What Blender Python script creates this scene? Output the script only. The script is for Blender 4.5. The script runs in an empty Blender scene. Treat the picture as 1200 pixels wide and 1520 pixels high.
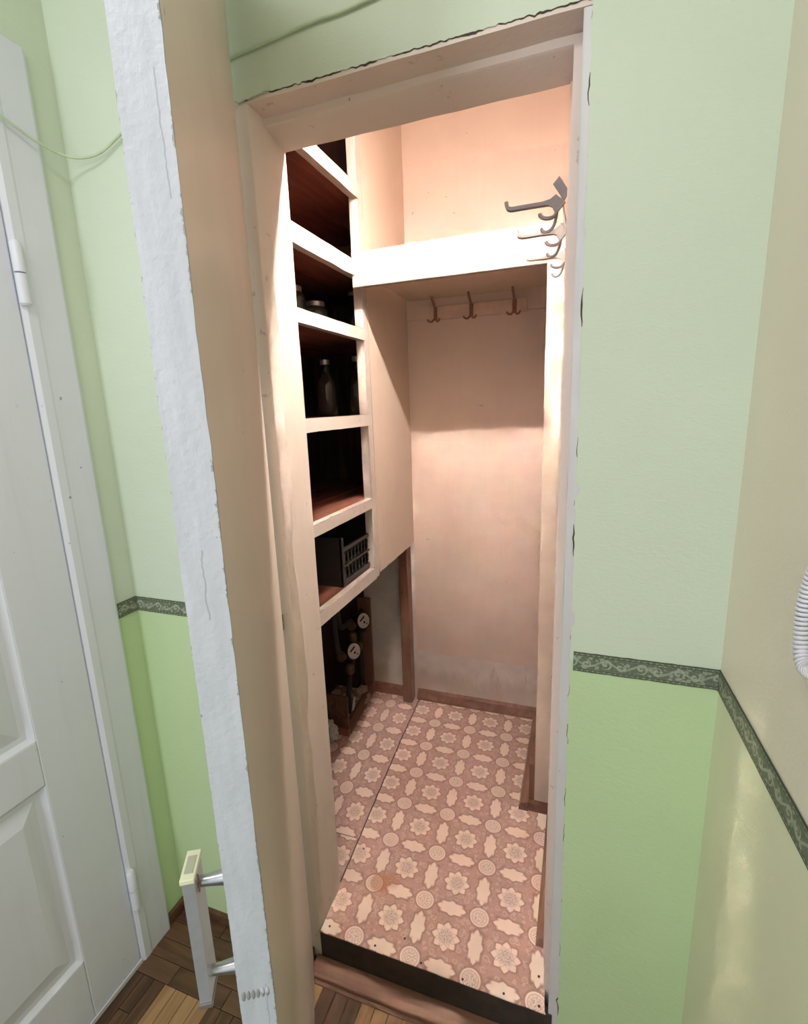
import bpy, bmesh, math, random
from mathutils import Vector, Matrix, noise
random.seed(7)
SC = bpy.context.scene
COL = SC.collection

# ------------------------------------------------------------------ camera, world, light, exposure
cam_data = bpy.data.cameras.new('camera')
cam = bpy.data.objects.new('camera', cam_data)
COL.objects.link(cam)
cam.location = (.6122, -.9035, 1.3651)
cam.rotation_euler = (1.3603, .0344, .3420)
cam_data.sensor_fit = 'HORIZONTAL'
cam_data.sensor_width = 36
cam_data.lens = 727.0 / 1200 * 36
cam_data.clip_start = .02
SC.camera = cam

world = bpy.data.worlds.new('world')
SC.world = world
world.use_nodes = True
bg = world.node_tree.nodes['Background']
bg.inputs[0].default_value = (.90, .95, 1, 1)
bg.inputs[1].default_value = .84

def area_light(name, loc, rot, sx, sy, power, color):
    d = bpy.data.lights.new(name, 'AREA')
    d.shape = 'RECTANGLE'; d.size = sx; d.size_y = sy; d.energy = power; d.color = color
    o = bpy.data.objects.new(name, d)
    COL.objects.link(o); o.location = loc; o.rotation_euler = rot
    return o
area_light('hall_ceiling_light', (.10, -1.15, 2.52), (0, 0, 0), .45, .45, 10.5, (1, .95, .93))
area_light('hall_fill_light', (-.22, -2.7, 1.5), (math.radians(90), 0, math.radians(-22)), .5, 1.6, 20, (.92, .93, 1))  # added fill, no window there; turned to brighten the right wall

vs = SC.view_settings
vs.view_transform = 'Standard'
try: vs.look = 'None'
except TypeError: pass
vs.gamma = 1
vs.use_curve_mapping = False
vs.exposure = 0.0
BULB = (.25, .19, 2.15)
BULB_STRENGTH = 900

# ------------------------------------------------------------------ node helpers
class X:
    """a float socket with arithmetic"""
    def __init__(s, t, k): s.t, s.k = t, k
    def _m(s, op, *a):
        n = s.t.nodes.new('ShaderNodeMath'); n.operation = op
        for i, v in enumerate((s,) + a):
            if isinstance(v, X): s.t.links.new(v.k, n.inputs[i])
            else: n.inputs[i].default_value = v
        return X(s.t, n.outputs[0])
    def __add__(s, o): return s._m('ADD', o)
    __radd__ = __add__
    def __sub__(s, o): return s._m('SUBTRACT', o)
    def __rsub__(s, o): return (s * -1) + o
    def __mul__(s, o): return s._m('MULTIPLY', o)
    __rmul__ = __mul__
    def __truediv__(s, o): return s._m('DIVIDE', o)
    def cos(s): return s._m('COSINE')
    def sin(s): return s._m('SINE')
    def abs(s): return s._m('ABSOLUTE')
    def sqrt(s): return s._m('SQRT')
    def fract(s): return s._m('FRACT')
    def atan2(s, o): return s._m('ARCTAN2', o)
    def log(s): return s._m('LOGARITHM', 2.718)
    def gt(s, o): return s._m('GREATER_THAN', o)
    def lt(s, o): return s._m('LESS_THAN', o)
    def min(s, o): return s._m('MINIMUM', o)
    def max(s, o): return s._m('MAXIMUM', o)
    def step(s, a, b):
        n = s.t.nodes.new('ShaderNodeMapRange'); n.interpolation_type = 'SMOOTHSTEP'
        s.t.links.new(s.k, n.inputs[0]); n.inputs[1].default_value = a; n.inputs[2].default_value = b
        return X(s.t, n.outputs[0])

class Mat:
    def __init__(s, name, rough=.5, spec=.5):
        s.m = bpy.data.materials.new(name); s.m.use_nodes = True
        s.t = s.m.node_tree; s.b = s.t.nodes['Principled BSDF']
        s.b.inputs['Roughness'].default_value = rough
        s.b.inputs['Specular IOR Level'].default_value = spec
        s._c = None
    def coord(s, kind='Object'):
        if s._c is None:
            s._c = s.t.nodes.new('ShaderNodeTexCoord')
        return s._c.outputs[kind]
    def pos(s):
        g = s.t.nodes.new('ShaderNodeNewGeometry'); return g.outputs['Position']
    def sep(s, k):
        n = s.t.nodes.new('ShaderNodeSeparateXYZ'); s.t.links.new(k, n.inputs[0])
        return [X(s.t, o) for o in n.outputs]
    def comb(s, x, y, z=0):
        n = s.t.nodes.new('ShaderNodeCombineXYZ')
        for i, v in enumerate((x, y, z)):
            if isinstance(v, X): s.t.links.new(v.k, n.inputs[i])
            else: n.inputs[i].default_value = v
        return n.outputs[0]
    def scale(s, k, sx, sy, sz):
        n = s.t.nodes.new('ShaderNodeMapping'); s.t.links.new(k, n.inputs[0])
        n.inputs['Scale'].default_value = (sx, sy, sz); return n.outputs[0]
    def noise(s, k, sc, detail=3, rough=.55, dist=0):
        n = s.t.nodes.new('ShaderNodeTexNoise'); s.t.links.new(k, n.inputs['Vector'])
        n.inputs['Scale'].default_value = sc; n.inputs['Detail'].default_value = detail
        n.inputs['Roughness'].default_value = rough; n.inputs['Distortion'].default_value = dist
        return X(s.t, n.outputs[0])
    def voro(s, k, sc, feature='F1'):
        n = s.t.nodes.new('ShaderNodeTexVoronoi'); n.feature = feature; s.t.links.new(k, n.inputs['Vector'])
        n.inputs['Scale'].default_value = sc
        return X(s.t, n.outputs['Distance'])
    def rnd(s):
        n = s.t.nodes.new('ShaderNodeObjectInfo'); return X(s.t, n.outputs['Random'])
    def mix(s, f, a, b):
        n = s.t.nodes.new('ShaderNodeMix'); n.data_type = 'RGBA'
        if isinstance(f, X): s.t.links.new(f.k, n.inputs[0])
        else: n.inputs[0].default_value = f
        for i, v in ((6, a), (7, b)):
            if isinstance(v, tuple): n.inputs[i].default_value = (*v[:3], 1)
            else: s.t.links.new(v, n.inputs[i])
        return n.outputs[2]
    def color(s, c):
        if isinstance(c, tuple): s.b.inputs['Base Color'].default_value = (*c, 1)
        else: s.t.links.new(c, s.b.inputs['Base Color'])
    def bump(s, h, strength=.3, dist=.002):
        n = s.t.nodes.new('ShaderNodeBump'); n.inputs['Strength'].default_value = strength
        n.inputs['Distance'].default_value = dist
        s.t.links.new(h.k, n.inputs['Height']); s.t.links.new(n.outputs[0], s.b.inputs['Normal'])
    def rough(s, x): s.t.links.new(x.k, s.b.inputs['Roughness'])

def srgb(r, g, b):
    f = lambda v: (v / 255 / 12.92) if v / 255 <= .04045 else ((v / 255 + .055) / 1.055) ** 2.4
    return (f(r), f(g), f(b))
def mul(c, k): return tuple(v * k for v in c)

# ------------------------------------------------------------------ materials
def paint(name, base, dirt=(.30, .18, .11), dirt_amt=.5, chip=.0, rough=.42, streak=(40, 40, 2.5), bump=.25, vary=.12):
    m = Mat(name, rough)
    o = m.coord()
    n1 = m.noise(o, 5, 4)
    c = m.mix((n1 - .35) * 1.6, mul(base, 1 - vary), base)
    st = m.noise(m.scale(o, *streak), 1.0, 3)
    c = m.mix(st.step(.55, .8) * .25, c, mul(base, .8))
    if dirt_amt:
        d = m.noise(o, 3.1, 6, .65, .6).step(.60, .80) * dirt_amt * .6
        c = m.mix(d, c, dirt)
        fl = m.noise(o, 46, 2, .5).step(.735, .765) * m.noise(o, 4, 2).step(.45, .6)
        c = m.mix(fl * .75, c, mul(dirt, .5))
    if chip:
        ch = m.noise(o, 26, 4, .6).step(.66, .69) * chip
        c = m.mix(ch, c, mul(dirt, .8))
    m.color(c)
    h = m.noise(o, 55, 4, .6) + st * 1.2
    m.bump(h, bump, .002)
    return m.m

def wood(name, a, b, rough=.55, axis=1, vary=.35, scale=1.0):
    m = Mat(name, rough)
    o = m.coord()
    sc = [22 * scale] * 3; sc[axis] = 2.2 * scale
    r = m.rnd()
    n = m.t.nodes.new('ShaderNodeVectorMath'); n.operation = 'ADD'
    m.t.links.new(m.scale(o, *sc), n.inputs[0]); m.t.links.new(m.comb(r * 37, r * 19, r * 7), n.inputs[1])
    g = m.noise(n.outputs[0], 1.6, 5, .6, .8)
    c = m.mix(g.step(.3, .72), a, b)
    c2 = m.mix(r * vary, c, mul(a, .35))
    dark = m.noise(n.outputs[0], .5, 4).step(.58, .75) * .5
    m.color(m.mix(dark, c2, mul(a, .4)))
    m.bump(g, .25, .0015)
    return m.m

def plain(name, c, rough=.5, metal=0, spec=.5, bump=0, bscale=60, vary=.15):
    m = Mat(name, rough, spec)
    m.b.inputs['Metallic'].default_value = metal
    o = m.coord()
    n = m.noise(o, 24, 4)
    m.color(m.mix(n.step(.3, .7), mul(c, 1 - vary), c))
    if bump: m.bump(m.noise(o, bscale, 3), bump, .001)
    return m.m

GREEN_UP = srgb(210, 222, 201)
GREEN_LO = srgb(198, 221, 173)
BEIGE_UP = srgb(232, 229, 212)
BEIGE_LO = srgb(226, 231, 202)
def wallpaper(name, up, lo, zb):
    m = Mat(name, .55, .4)
    p = m.pos()
    x, y, z = m.sep(p)
    n = m.noise(p, 1.7, 4)
    cu = m.mix(n.step(.35, .7) * .5, up, mul(up, .90))
    cl = m.mix(n.step(.35, .7) * .5, lo, mul(lo, .90))
    c = m.mix(z.gt(zb), cl, cu)
    sm = m.noise(m.scale(p, 1, 1, .4), 2.3, 5, .6).step(.6, .85) * .22
    m.color(m.mix(sm, c, mul(lo, .72)))
    h = m.noise(m.scale(p, 1, 1, 1.9), 70, 3, .5, 1.2) + m.noise(p, 3, 3) * 6
    m.bump(h, .22, .003)
    return m.m
M_GREEN = wallpaper('green_wallpaper', GREEN_UP, GREEN_LO, .885)
M_BEIGE = wallpaper('pale_wallpaper', BEIGE_UP, BEIGE_LO, .89)

def border_mat(name, axis):
    m = Mat(name, .6, .3)
    u0, v0 = m.sep(m.coord('UV'))[:2]
    # u in border heights, v 0..1
    d = (.105, .130, .088); l = (.44, .48, .37)
    per = 1.55
    fu = ((u0 / per).fract() - .5) * per
    vv = v0 - .5
    def spiral(cx, cy, turns, rmax, flip):
        a = fu - cx; b = (vv - cy) * flip
        r = (a * a + b * b).sqrt()
        th = b.atan2(a)
        s = ((r * turns * 6.283) + th).cos().step(-.25, .2)
        return s * r.lt(rmax) * r.gt(.02)
    s1 = spiral(-.38, .03, 4.2, .27, 1)
    s2 = spiral(.28, -.03, 4.6, .23, -1)
    uv = m.comb(u0, v0)
    wig = ((u0 * 6.283 / per).sin() * .16 - vv).abs().lt(.055)
    fl = m.voro(m.scale(uv, 1, 1, 1), 3.6).lt(.36) * vv.abs().lt(.33)
    body = s1.max(s2).max(wig * .8).max(fl * .75)
    body = body * vv.abs().lt(.345)
    dots = ((((u0 * 4).fract() - .5).abs().lt(.16)) * ((vv.abs() - .41).abs().lt(.030)))
    f = body.max(dots * .75)
    n = m.noise(uv, 9, 4)
    base = m.mix(n.step(.3, .7), d, mul(d, 1.7))
    base = m.mix(vv.abs().gt(.465), base, mul(d, .55))
    base = m.mix(((vv.abs() - .365).abs().lt(.012)) * 1.0, base, mul(d, .5))
    m.color(m.mix(f * .9, base, m.mix(n.step(.35, .7), mul(l, .75), l)))
    m.bump(f, .2, .0006)
    return m.m
M_BORDER = border_mat('scroll_border', 0)

M_WHITE = paint('white_gloss_paint', (.73, .755, .82), (.34, .33, .30), .10, .0, .38, bump=.18, vary=.05)
M_EDGE = None
def edge_paint():
    m = Mat('cracked_white_paint', .42)
    o = m.coord()
    x, y, z = m.sep(o)
    n = m.noise(m.scale(o, 60, 60, 9), 1, 4, .5)
    base = m.mix(n.step(.3, .7), (.52, .54, .61), (.58, .60, .68))
    w = (m.noise(m.scale(o, 0, 0, 7), 1, 5, .7) - .5) * .020
    crack = ((y + w - .0215).abs().lt(.0007)) * m.noise(m.scale(o, 0, 0, 7), 1, 2).gt(.56)
    crack2 = ((y - w * .8 - .031).abs().lt(.0006)) * m.noise(m.scale(o, 0, 0, 5.3), 1, 2).gt(.56)
    ed = (y - .0193).abs()
    chips = (ed + m.noise(o, 120, 4, .7) * .010).gt(.0247) * m.noise(m.scale(o, 1, 1, 1), 14, 2).gt(.47)
    sp = m.noise(o, 150, 2).step(.74, .76) * m.noise(o, 9, 2).step(.5, .6)
    c = m.mix(crack.max(crack2) * .45, base, (.22, .22, .24))
    c = m.mix(chips.max(sp) * .75, c, (.26, .25, .24))
    m.color(c)
    m.bump(n * .9 + m.noise(o, 110, 4) - crack * 2 - chips * 2, .6, .0014)
    return m.m
M_EDGE = edge_paint()
M_DOORFACE = paint('door_paint_lamp_tint', (.86, .74, .65), (.40, .28, .19), .22, .0, .36, bump=.15)  # white door paint with the lamp's pink cast put into its colour
M_CREAM = paint('pinkish_cream_paint', (.88, .71, .59), (.40, .22, .14), .40, .0, .45)
M_PANEL = paint('pink_panel_paint', (.88, .695, .60), (.50, .28, .19), .85, .0, .5, bump=.2)
M_TRIM = paint('white_trim_paint', (.84, .71, .63), (.36, .22, .15), .45, .35, .42)
M_SHELFEDGE = paint('white_shelf_paint', (.70, .615, .55), (.36, .22, .15), .35, .25, .42)
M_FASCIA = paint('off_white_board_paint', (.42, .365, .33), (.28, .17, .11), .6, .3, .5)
M_STRIP = paint('grey_white_frame_paint', (.70, .69, .70), (.30, .27, .24), .25, .0, .4, bump=.15)
def plaster():
    m = Mat('dirty_white_plaster', .8)
    p = m.pos()
    x, y, z = m.sep(p)
    n = m.noise(p, 9, 5, .6)
    c = m.mix(n.step(.35, .65), (.76, .66, .62), (.86, .76, .71))
    splash = (z - (m.noise(m.scale(p, 1, 1, .3), 7, 4) - .32) * .22).lt(.045)
    edge = (z - (m.noise(m.scale(p, 1, 1, .3), 6, 5, .7) - .30) * .26 - .02).step(.10, .02)
    c = m.mix(edge * .38, c, (.40, .25, .16))
    smear = m.noise(m.scale(p, 12, 12, 3.5), 1, 4, .7).step(.62, .72) * .6
    c = m.mix(smear * .7, c, (.36, .25, .19))
    m.color(c); m.bump(m.noise(p, 60, 4) + n * 3, .5, .002)
    return m.m
M_PLASTER = plaster()
M_RAW = plain('grey_plaster', (.30, .26, .21), .9, bump=.6)
M_CEIL = plain('ceiling_white', (.75, .75, .73), .8)
M_BROWN = wood('brown_painted_wood', srgb(128, 88, 70), srgb(152, 110, 90), .45, 1, .2)
M_STUD = wood('brown_stud_wood', srgb(122, 82, 66), srgb(148, 106, 88), .5, 2, .2)
M_PLANK = wood('dark_shelf_wood', srgb(104, 56, 42), srgb(140, 86, 66), .6, 1, .35)
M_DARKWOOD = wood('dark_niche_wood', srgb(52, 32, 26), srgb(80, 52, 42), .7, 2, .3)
M_BOX = wood('meter_box_wood', srgb(92, 58, 44), srgb(128, 90, 70), .7, 1, .3)
M_PARQ_D = wood('dark_parquet', srgb(80, 56, 40), srgb(116, 84, 60), .38, 1, .35)
M_PARQ_L = wood('light_parquet', srgb(150, 112, 78), srgb(182, 144, 104), .35, 1, .22)
M_RISER = plain('dark_riser', (.045, .033, .026), .6, bump=.3, vary=.4)
M_THRESH = wood('threshold_wood', srgb(112, 78, 60), srgb(150, 110, 88), .5, 0, .1)
M_METAL = plain('grey_painted_metal', (.20, .18, .172), .40, .15)
M_HANDLE = plain('anodised_aluminium', (.56, .56, .60), .38, .55)
M_CAP = plain('pale_yellow_plastic', srgb(226, 228, 196), .4)
M_CAPIN = plain('grey_inset', srgb(176, 180, 158), .5)
M_STEEL = plain('steel', (.50, .52, .53), .28, .9)
M_RACKDARK = plain('brown_painted_metal', srgb(160, 118, 100), .3, .3)
M_RACKPLATE = plain('pale_rack_board', srgb(232, 202, 186), .45)
M_CRATE = plain('charcoal_plastic', (.030, .028, .027), .45)
M_BLACK = plain('black_rubber', (.012, .012, .012), .6)
M_BRASS = plain('dull_brass', (.24, .15, .08), .5, .6, bump=.2)
M_PIPE = plain('dark_iron_pipe', (.05, .04, .035), .7, .2, bump=.4)
M_DIAL = plain('white_dial', (.78, .72, .68), .4)
M_BAG = plain('white_plastic_bag', (.62, .58, .55), .4, bump=.5)
M_PAPER = plain('dusty_paper', (.40, .31, .25), .8, bump=.5)
M_WIRE = plain('pale_green_cable', srgb(196, 212, 178), .5)
M_CORD = plain('white_cord', (.74, .74, .80), .35)
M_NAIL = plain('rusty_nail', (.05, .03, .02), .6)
M_LID = plain('tin_lid', (.55, .50, .48), .35, .7)

def glass(name, c):
    m = Mat(name, .06)
    m.b.inputs['Transmission Weight'].default_value = .75
    m.b.inputs['IOR'].default_value = 1.45
    m.color(c)
    return m.m
M_GLASS = glass('jar_glass', (.16, .16, .15))
M_GLASS2 = glass('dark_bottle_glass', (.10, .095, .08))

def emit(name, c, s):
    m = Mat(name)
    m.b.inputs['Emission Color'].default_value = (*c, 1)
    m.b.inputs['Emission Strength'].default_value = s
    return m.m
M_BULB = emit('lit_bulb', (1, .86, .76), BULB_STRENGTH)
# added downward bias in the bulb's emission to brighten the lower closet
_t = M_BULB.node_tree
_g = _t.nodes.new('ShaderNodeNewGeometry'); _s = _t.nodes.new('ShaderNodeSeparateXYZ')
_t.links.new(_g.outputs['Normal'], _s.inputs[0])
_d = (X(_t, _s.outputs[2]) * -1).max(0)
_e = (_d * _d * _d * _d * _d * _d * 18.5 + .10) * BULB_STRENGTH
_t.links.new(_e.k, _t.nodes['Principled BSDF'].inputs['Emission Strength'])

def lino(name, ox, oy, px, py, shx, shy):
    """printed linoleum: eight-pointed stars, medallions and cartouches on a mauve brown ground"""
    m = Mat(name, .30, .5)
    p = m.pos()
    x, y, z = m.sep(p)
    X0, Y0 = x - ox, y - oy
    wob = m.noise(p, 30, 2)
    u = (X0 + Y0 * shx) / px
    v = (Y0 + X0 * shy) / py
    wrap = lambda t: t.fract() - .5
    a, b = wrap(u + .5), wrap(v + .5)
    c, d = wrap(u), wrap(v)
    rad = lambda i, j: (i * i + j * j).sqrt()
    # star
    rs = rad(a, b); th = b.atan2(a)
    pk = (((th / 6.28318 * 8 + .5).fract() - .5).abs() * -2 + 1)     # 8 pointed peaks
    star = rs - (pk * .062 + .180)
    rc = rad(c, d)
    circ = rc - .165
    def cart(i, j, w, h):
        i2, j2 = i / w, j / h
        r = rad(i2, j2); t = j2.atan2(i2)
        lob = (((t / 6.28318 * 8 + .5).fract() - .5).abs() * -2 + 1) * .20 + .76
        # pointed long tips
        tip = (j2.abs() if h > w else i2.abs()).step(.55, 1.0) * .20
        return (r - lob - tip) * min(w, h)
    cv = cart(c, b, .135, .245)
    ch = cart(a, d, .225, .140)
    dist = star.min(circ).min(cv).min(ch)
    inside = dist.step(.010, -.010)
    # ground
    ground = srgb(192, 154, 140); gl = srgb(220, 190, 178); gd = srgb(140, 100, 87)
    cream = srgb(243, 222, 210)
    uv = m.comb(u, v)
    vo = m.voro(uv, 8.5)
    ring = (vo - .34).abs().lt(.08)
    dot = vo.lt(.12)
    g = m.mix(ring.max(dot) * .55, ground, gl)
    g = m.mix(m.noise(uv, 22, 3).step(.5, .7) * .4, g, gd)
    halo = dist.step(.050, .004)
    g = m.mix(halo * .62, g, gd)
    # inside figures
    sp = m.noise(uv, 42, 3, .7).step(.47, .60)
    star_in = rs.step(.165, .09) * (sp * .8 + .25)
    star_ln = (((th * 8).cos() * .2 + 1) * rs - .145).abs().lt(.009)
    c_in = rc.step(.120, .09) * sp * .9
    c_rg = (rc - .128).abs().lt(.010)
    c_rad = ((d.atan2(c) * 12).cos().gt(.35)) * rc.lt(.115) * rc.gt(.04)
    fig = star_in.max(star_ln * .45).max(c_in).max(c_rg * .5).max(c_rad * .30)
    f = m.mix(fig * .72, cream, srgb(140, 100, 88))
    col = m.mix(inside, g, f)
    # wear
    wear = m.noise(p, 7, 4).step(.55, .8) * .22
    col = m.mix(wear, col, gd)
    # round rusty stain
    sx, sy = x - .106, y - .171
    sr = (sx * sx + sy * sy).sqrt() + (wob - .5) * .01
    stain = sr.step(.034, .026) * .8
    tx, ty = x - .137, y - .188
    tr = (tx * tx + ty * ty).sqrt() + (wob - .5) * .012
    stain = stain.max(tr.step(.034, .012) * .55)
    col = m.mix(stain * .7, col, srgb(176, 108, 58))
    m.color(col)
    m.rough(m.noise(p, 12, 3) * .25 + .22)
    m.bump(m.noise(p, 9, 3) * 3 + inside * .15, .18, .003)
    return m.m
M_LINO = lino('patterned_linoleum', .1422, .7013, .1560, .1535, .047, .010)
M_LINO2 = lino('patterned_linoleum_strip', -.0987, .7437, .1450, .1780, .0606, .03)
M_LINO3 = lino('patterned_linoleum_offcut', -.05, .215, .1500, .1600, .05, .02)

# ------------------------------------------------------------------ mesh helpers
class MB:
    def __init__(s): s.bm = bmesh.new()
    def box(s, x0, x1, y0, y1, z0, z1, bev=0, seg=2):
        b = bmesh.new()
        bmesh.ops.create_cube(b, size=1)
        for v in b.verts:
            v.co = Vector(((x0 + x1) / 2 + v.co.x * (x1 - x0), (y0 + y1) / 2 + v.co.y * (y1 - y0), (z0 + z1) / 2 + v.co.z * (z1 - z0)))
        if bev: bmesh.ops.bevel(b, geom=b.edges[:], offset=bev, segments=seg, affect='EDGES', profile=.6)
        s._join(b); return s
    def _join(s, b):
        me = bpy.data.meshes.new('tmp'); b.to_mesh(me); b.free()
        s.bm.from_mesh(me); bpy.data.meshes.remove(me)
    def tube(s, pts, r, n=10, cap=True, rz=None):
        pts = [Vector(p) for p in pts]
        rs = r if isinstance(r, (list, tuple)) else [r] * len(pts)
        rings = []
        t0 = (pts[1] - pts[0]).normalized()
        up = Vector((0, 0, 1)) if abs(t0.z) < .9 else Vector((1, 0, 0))
        nrm = t0.cross(up).normalized()
        for i, p in enumerate(pts):
            t = (pts[min(i + 1, len(pts) - 1)] - pts[max(i - 1, 0)]).normalized()
            nrm = (nrm - t * nrm.dot(t)).normalized()
            bi = t.cross(nrm)
            rings.append([s.bm.verts.new(p + (nrm * math.cos(k * 2 * math.pi / n) + bi * math.sin(k * 2 * math.pi / n) * (rz or 1)) * rs[i]) for k in range(n)])
        for A, B in zip(rings, rings[1:]):
            for k in range(n): s.bm.faces.new((A[k], A[(k + 1) % n], B[(k + 1) % n], B[k]))
        if cap:
            s.bm.faces.new(rings[0][::-1]); s.bm.faces.new(rings[-1])
        return s
    def cyl(s, a, b, r, n=20): return s.tube([a, b], r, n)
    def lathe(s, prof, c=(0, 0, 0), n=24):
        rings = []
        for r, z in prof:
            rings.append([s.bm.verts.new((c[0] + r * math.cos(k * 2 * math.pi / n), c[1] + r * math.sin(k * 2 * math.pi / n), c[2] + z)) for k in range(n)])
        for A, B in zip(rings, rings[1:]):
            for k in range(n): s.bm.faces.new((A[k], A[(k + 1) % n], B[(k + 1) % n], B[k]))
        s.bm.faces.new(rings[0][::-1]); s.bm.faces.new(rings[-1])
        return s
    def prism(s, poly, axis, a, b):
        """poly: 2-D points in the plane of the other two axes (in xyz order), extruded along axis from a to b"""
        def P(p, t):
            q = list(p); q.insert('xyz'.index(axis), t); return s.bm.verts.new(q)
        A = [P(p, a) for p in poly]; B = [P(p, b) for p in poly]
        n = len(poly)
        f1 = s.bm.faces.new(A); f2 = s.bm.faces.new(B[::-1])
        for k in range(n): s.bm.faces.new((A[(k + 1) % n], A[k], B[k], B[(k + 1) % n]))
        bmesh.ops.triangulate(s.bm, faces=[f1, f2])
        return s
    def blob(s, c, r, sq=(1, 1, 1), amp=.3, fr=3, sub=4, seed=0):
        b = bmesh.new(); bmesh.ops.create_icosphere(b, subdivisions=sub, radius=1)
        for v in b.verts:
            d = v.co.normalized()
            k = 1 + amp * noise.noise(d * fr + Vector((seed, seed * 2, 0))) + amp * .6 * abs(noise.noise(d * fr * 2.7 + Vector((0, seed, 5))))
            v.co = Vector((d.x * sq[0], d.y * sq[1], d.z * sq[2])) * r * k + Vector(c)
        s._join(b); return s
    def move(s, m):
        bmesh.ops.transform(s.bm, matrix=m, verts=s.bm.verts[:]); return s
    def jitter(s, amp, fr, axes=(1, 1, 1), sel=None):
        for v in s.bm.verts:
            if sel and not sel(v.co): continue
            n = noise.noise_vector(v.co * fr)
            v.co += Vector((n.x * axes[0], n.y * axes[1], n.z * axes[2])) * amp
        return s
    def build(s, name, mat, parent=None, smooth=False, **props):
        bmesh.ops.recalc_face_normals(s.bm, faces=s.bm.faces[:])
        me = bpy.data.meshes.new(name); s.bm.to_mesh(me); s.bm.free()
        if smooth:
            for p in me.polygons: p.use_smooth = True
        me.materials.append(mat)
        o = bpy.data.objects.new(name, me); COL.objects.link(o)
        if parent is not None: o.parent = parent
        for k, v in props.items(): o[k] = v
        return o

def smooth_by_angle(o, ang=40):
    me = o.data
    for p in me.polygons: p.use_smooth = True
    b = bmesh.new(); b.from_mesh(me)
    for e in b.edges:
        if len(e.link_faces) == 2 and e.calc_face_angle(0) > math.radians(ang): e.smooth = False
    b.to_mesh(me); b.free()
    return o

def empty(name, loc=(0, 0, 0), rotz=0, **props):
    o = bpy.data.objects.new(name, None); COL.objects.link(o)
    o.location = loc; o.rotation_euler = (0, 0, rotz); o.empty_display_size = .02
    for k, v in props.items(): o[k] = v
    return o

def copy_part(src, parent, name=None, dx=(0, 0, 0)):
    c = src.copy(); COL.objects.link(c); c.parent = parent
    c.location = src.location + Vector(dx)
    return c

def uv_strip(o, ulen_fn, v_fn):
    me = o.data
    uv = me.uv_layers.new(name='UVMap')
    for l in me.loops:
        co = me.vertices[l.vertex_index].co
        uv.data[l.index].uv = (ulen_fn(co), v_fn(co))

HF = -.10           # hall floor
CT = 2.46           # closet ceiling
HT = 2.60           # hall ceiling
XL, XR = -.478, .8544
XS = -.0746         # face of the shelving
YB = 1.10           # closet back wall

# ------------------------------------------------------------------ hall shell
def jag(p0, p1, n, amp, seed, nx, ny):
    """ragged line from p0 to p1, pushed along (nx, ny)"""
    out = []
    for i in range(n + 1):
        t = i / n
        k = noise.noise(Vector((t * n * .45, seed, 0))) * amp + noise.noise(Vector((t * n * 1.7, seed, 9))) * amp * .5
        out.append((p0[0] + (p1[0] - p0[0]) * t + nx * k, p0[1] + (p1[1] - p0[1]) * t + ny * k))
    return out

wall = empty('wall_back', (0, 0, 0), kind='structure', label='pale green papered hall wall around the closet doorway')
mb = MB().box(XL - .05, -.075, .0004, .115, HF - .05, HT).box(.622, XR + .05, .0004, .115, HF - .05, HT).box(-.075, .622, .0004, .115, 1.945, HT)
mb.build('plaster_core', M_RAW, wall)
def ragged(edge, outer, fixed, y0=-.0014, y1=.0002):
    # rows of quads between a ragged edge and a straight far side (fixed: 'x' or 'z' value kept on that side)
    mb = MB(); bm = mb.bm
    F = [(bm.verts.new((x, y0, z)), bm.verts.new(((outer if fixed == 'x' else x), y0, (outer if fixed == 'z' else z)))) for x, z in edge]
    B = [(bm.verts.new((x, y1, z)), bm.verts.new(((outer if fixed == 'x' else x), y1, (outer if fixed == 'z' else z)))) for x, z in edge]
    for i in range(len(edge) - 1):
        bm.faces.new((F[i][0], F[i + 1][0], F[i + 1][1], F[i][1]))
        bm.faces.new((B[i][1], B[i + 1][1], B[i + 1][0], B[i][0]))
        bm.faces.new((F[i + 1][0], F[i][0], B[i][0], B[i + 1][0]))
        bm.faces.new((F[i][1], F[i + 1][1], B[i + 1][1], B[i][1]))
    for i in (0, -1): bm.faces.new((F[i][0], F[i][1], B[i][1], B[i][0]))
    return mb
# wallpaper sheets with a torn edge around the door frame
ragged(jag((-.062, HF - .02), (-.062, 1.9395), 60, .003, 3, 1, 0), XL - .04, 'x').build('wallpaper_sheet', M_GREEN, wall)
right_edge = jag((.604, 1.9395), (.6135, HF - .02), 240, .0032, 11, 1, 0)
right_edge = [(x + (.006 if .96 < z < .985 or 1.21 < z < 1.225 else 0), z) for x, z in right_edge]
ragged(right_edge, XR + .04, 'x').build('wallpaper_sheet', M_GREEN, wall)
top_edge = jag((-.024, 1.9395), (.604, 1.9395), 160, .0030, 21, 0, 1)
ragged([(XL - .04, 1.9395), (-.0245, 1.9395)] + top_edge + [(.6045, 1.9395), (XR + .04, 1.9395)], HT, 'z').build('wallpaper_sheet', M_GREEN, wall)
# cracked filler along the torn edge of the paper
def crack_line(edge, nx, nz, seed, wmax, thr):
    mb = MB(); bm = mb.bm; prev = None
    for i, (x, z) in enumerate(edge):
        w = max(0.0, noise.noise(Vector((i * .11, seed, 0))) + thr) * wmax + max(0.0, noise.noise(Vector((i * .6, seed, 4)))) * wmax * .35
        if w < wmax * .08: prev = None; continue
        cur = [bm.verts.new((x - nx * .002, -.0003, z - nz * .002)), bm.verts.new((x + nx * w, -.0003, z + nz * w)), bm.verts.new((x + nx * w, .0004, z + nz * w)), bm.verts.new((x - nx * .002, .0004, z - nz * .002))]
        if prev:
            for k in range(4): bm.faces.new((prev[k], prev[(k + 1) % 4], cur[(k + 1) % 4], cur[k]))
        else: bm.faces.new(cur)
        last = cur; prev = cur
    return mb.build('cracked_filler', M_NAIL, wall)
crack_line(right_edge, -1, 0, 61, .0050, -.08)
crack_line(top_edge, 0, -1, 71, .0050, .22)
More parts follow.
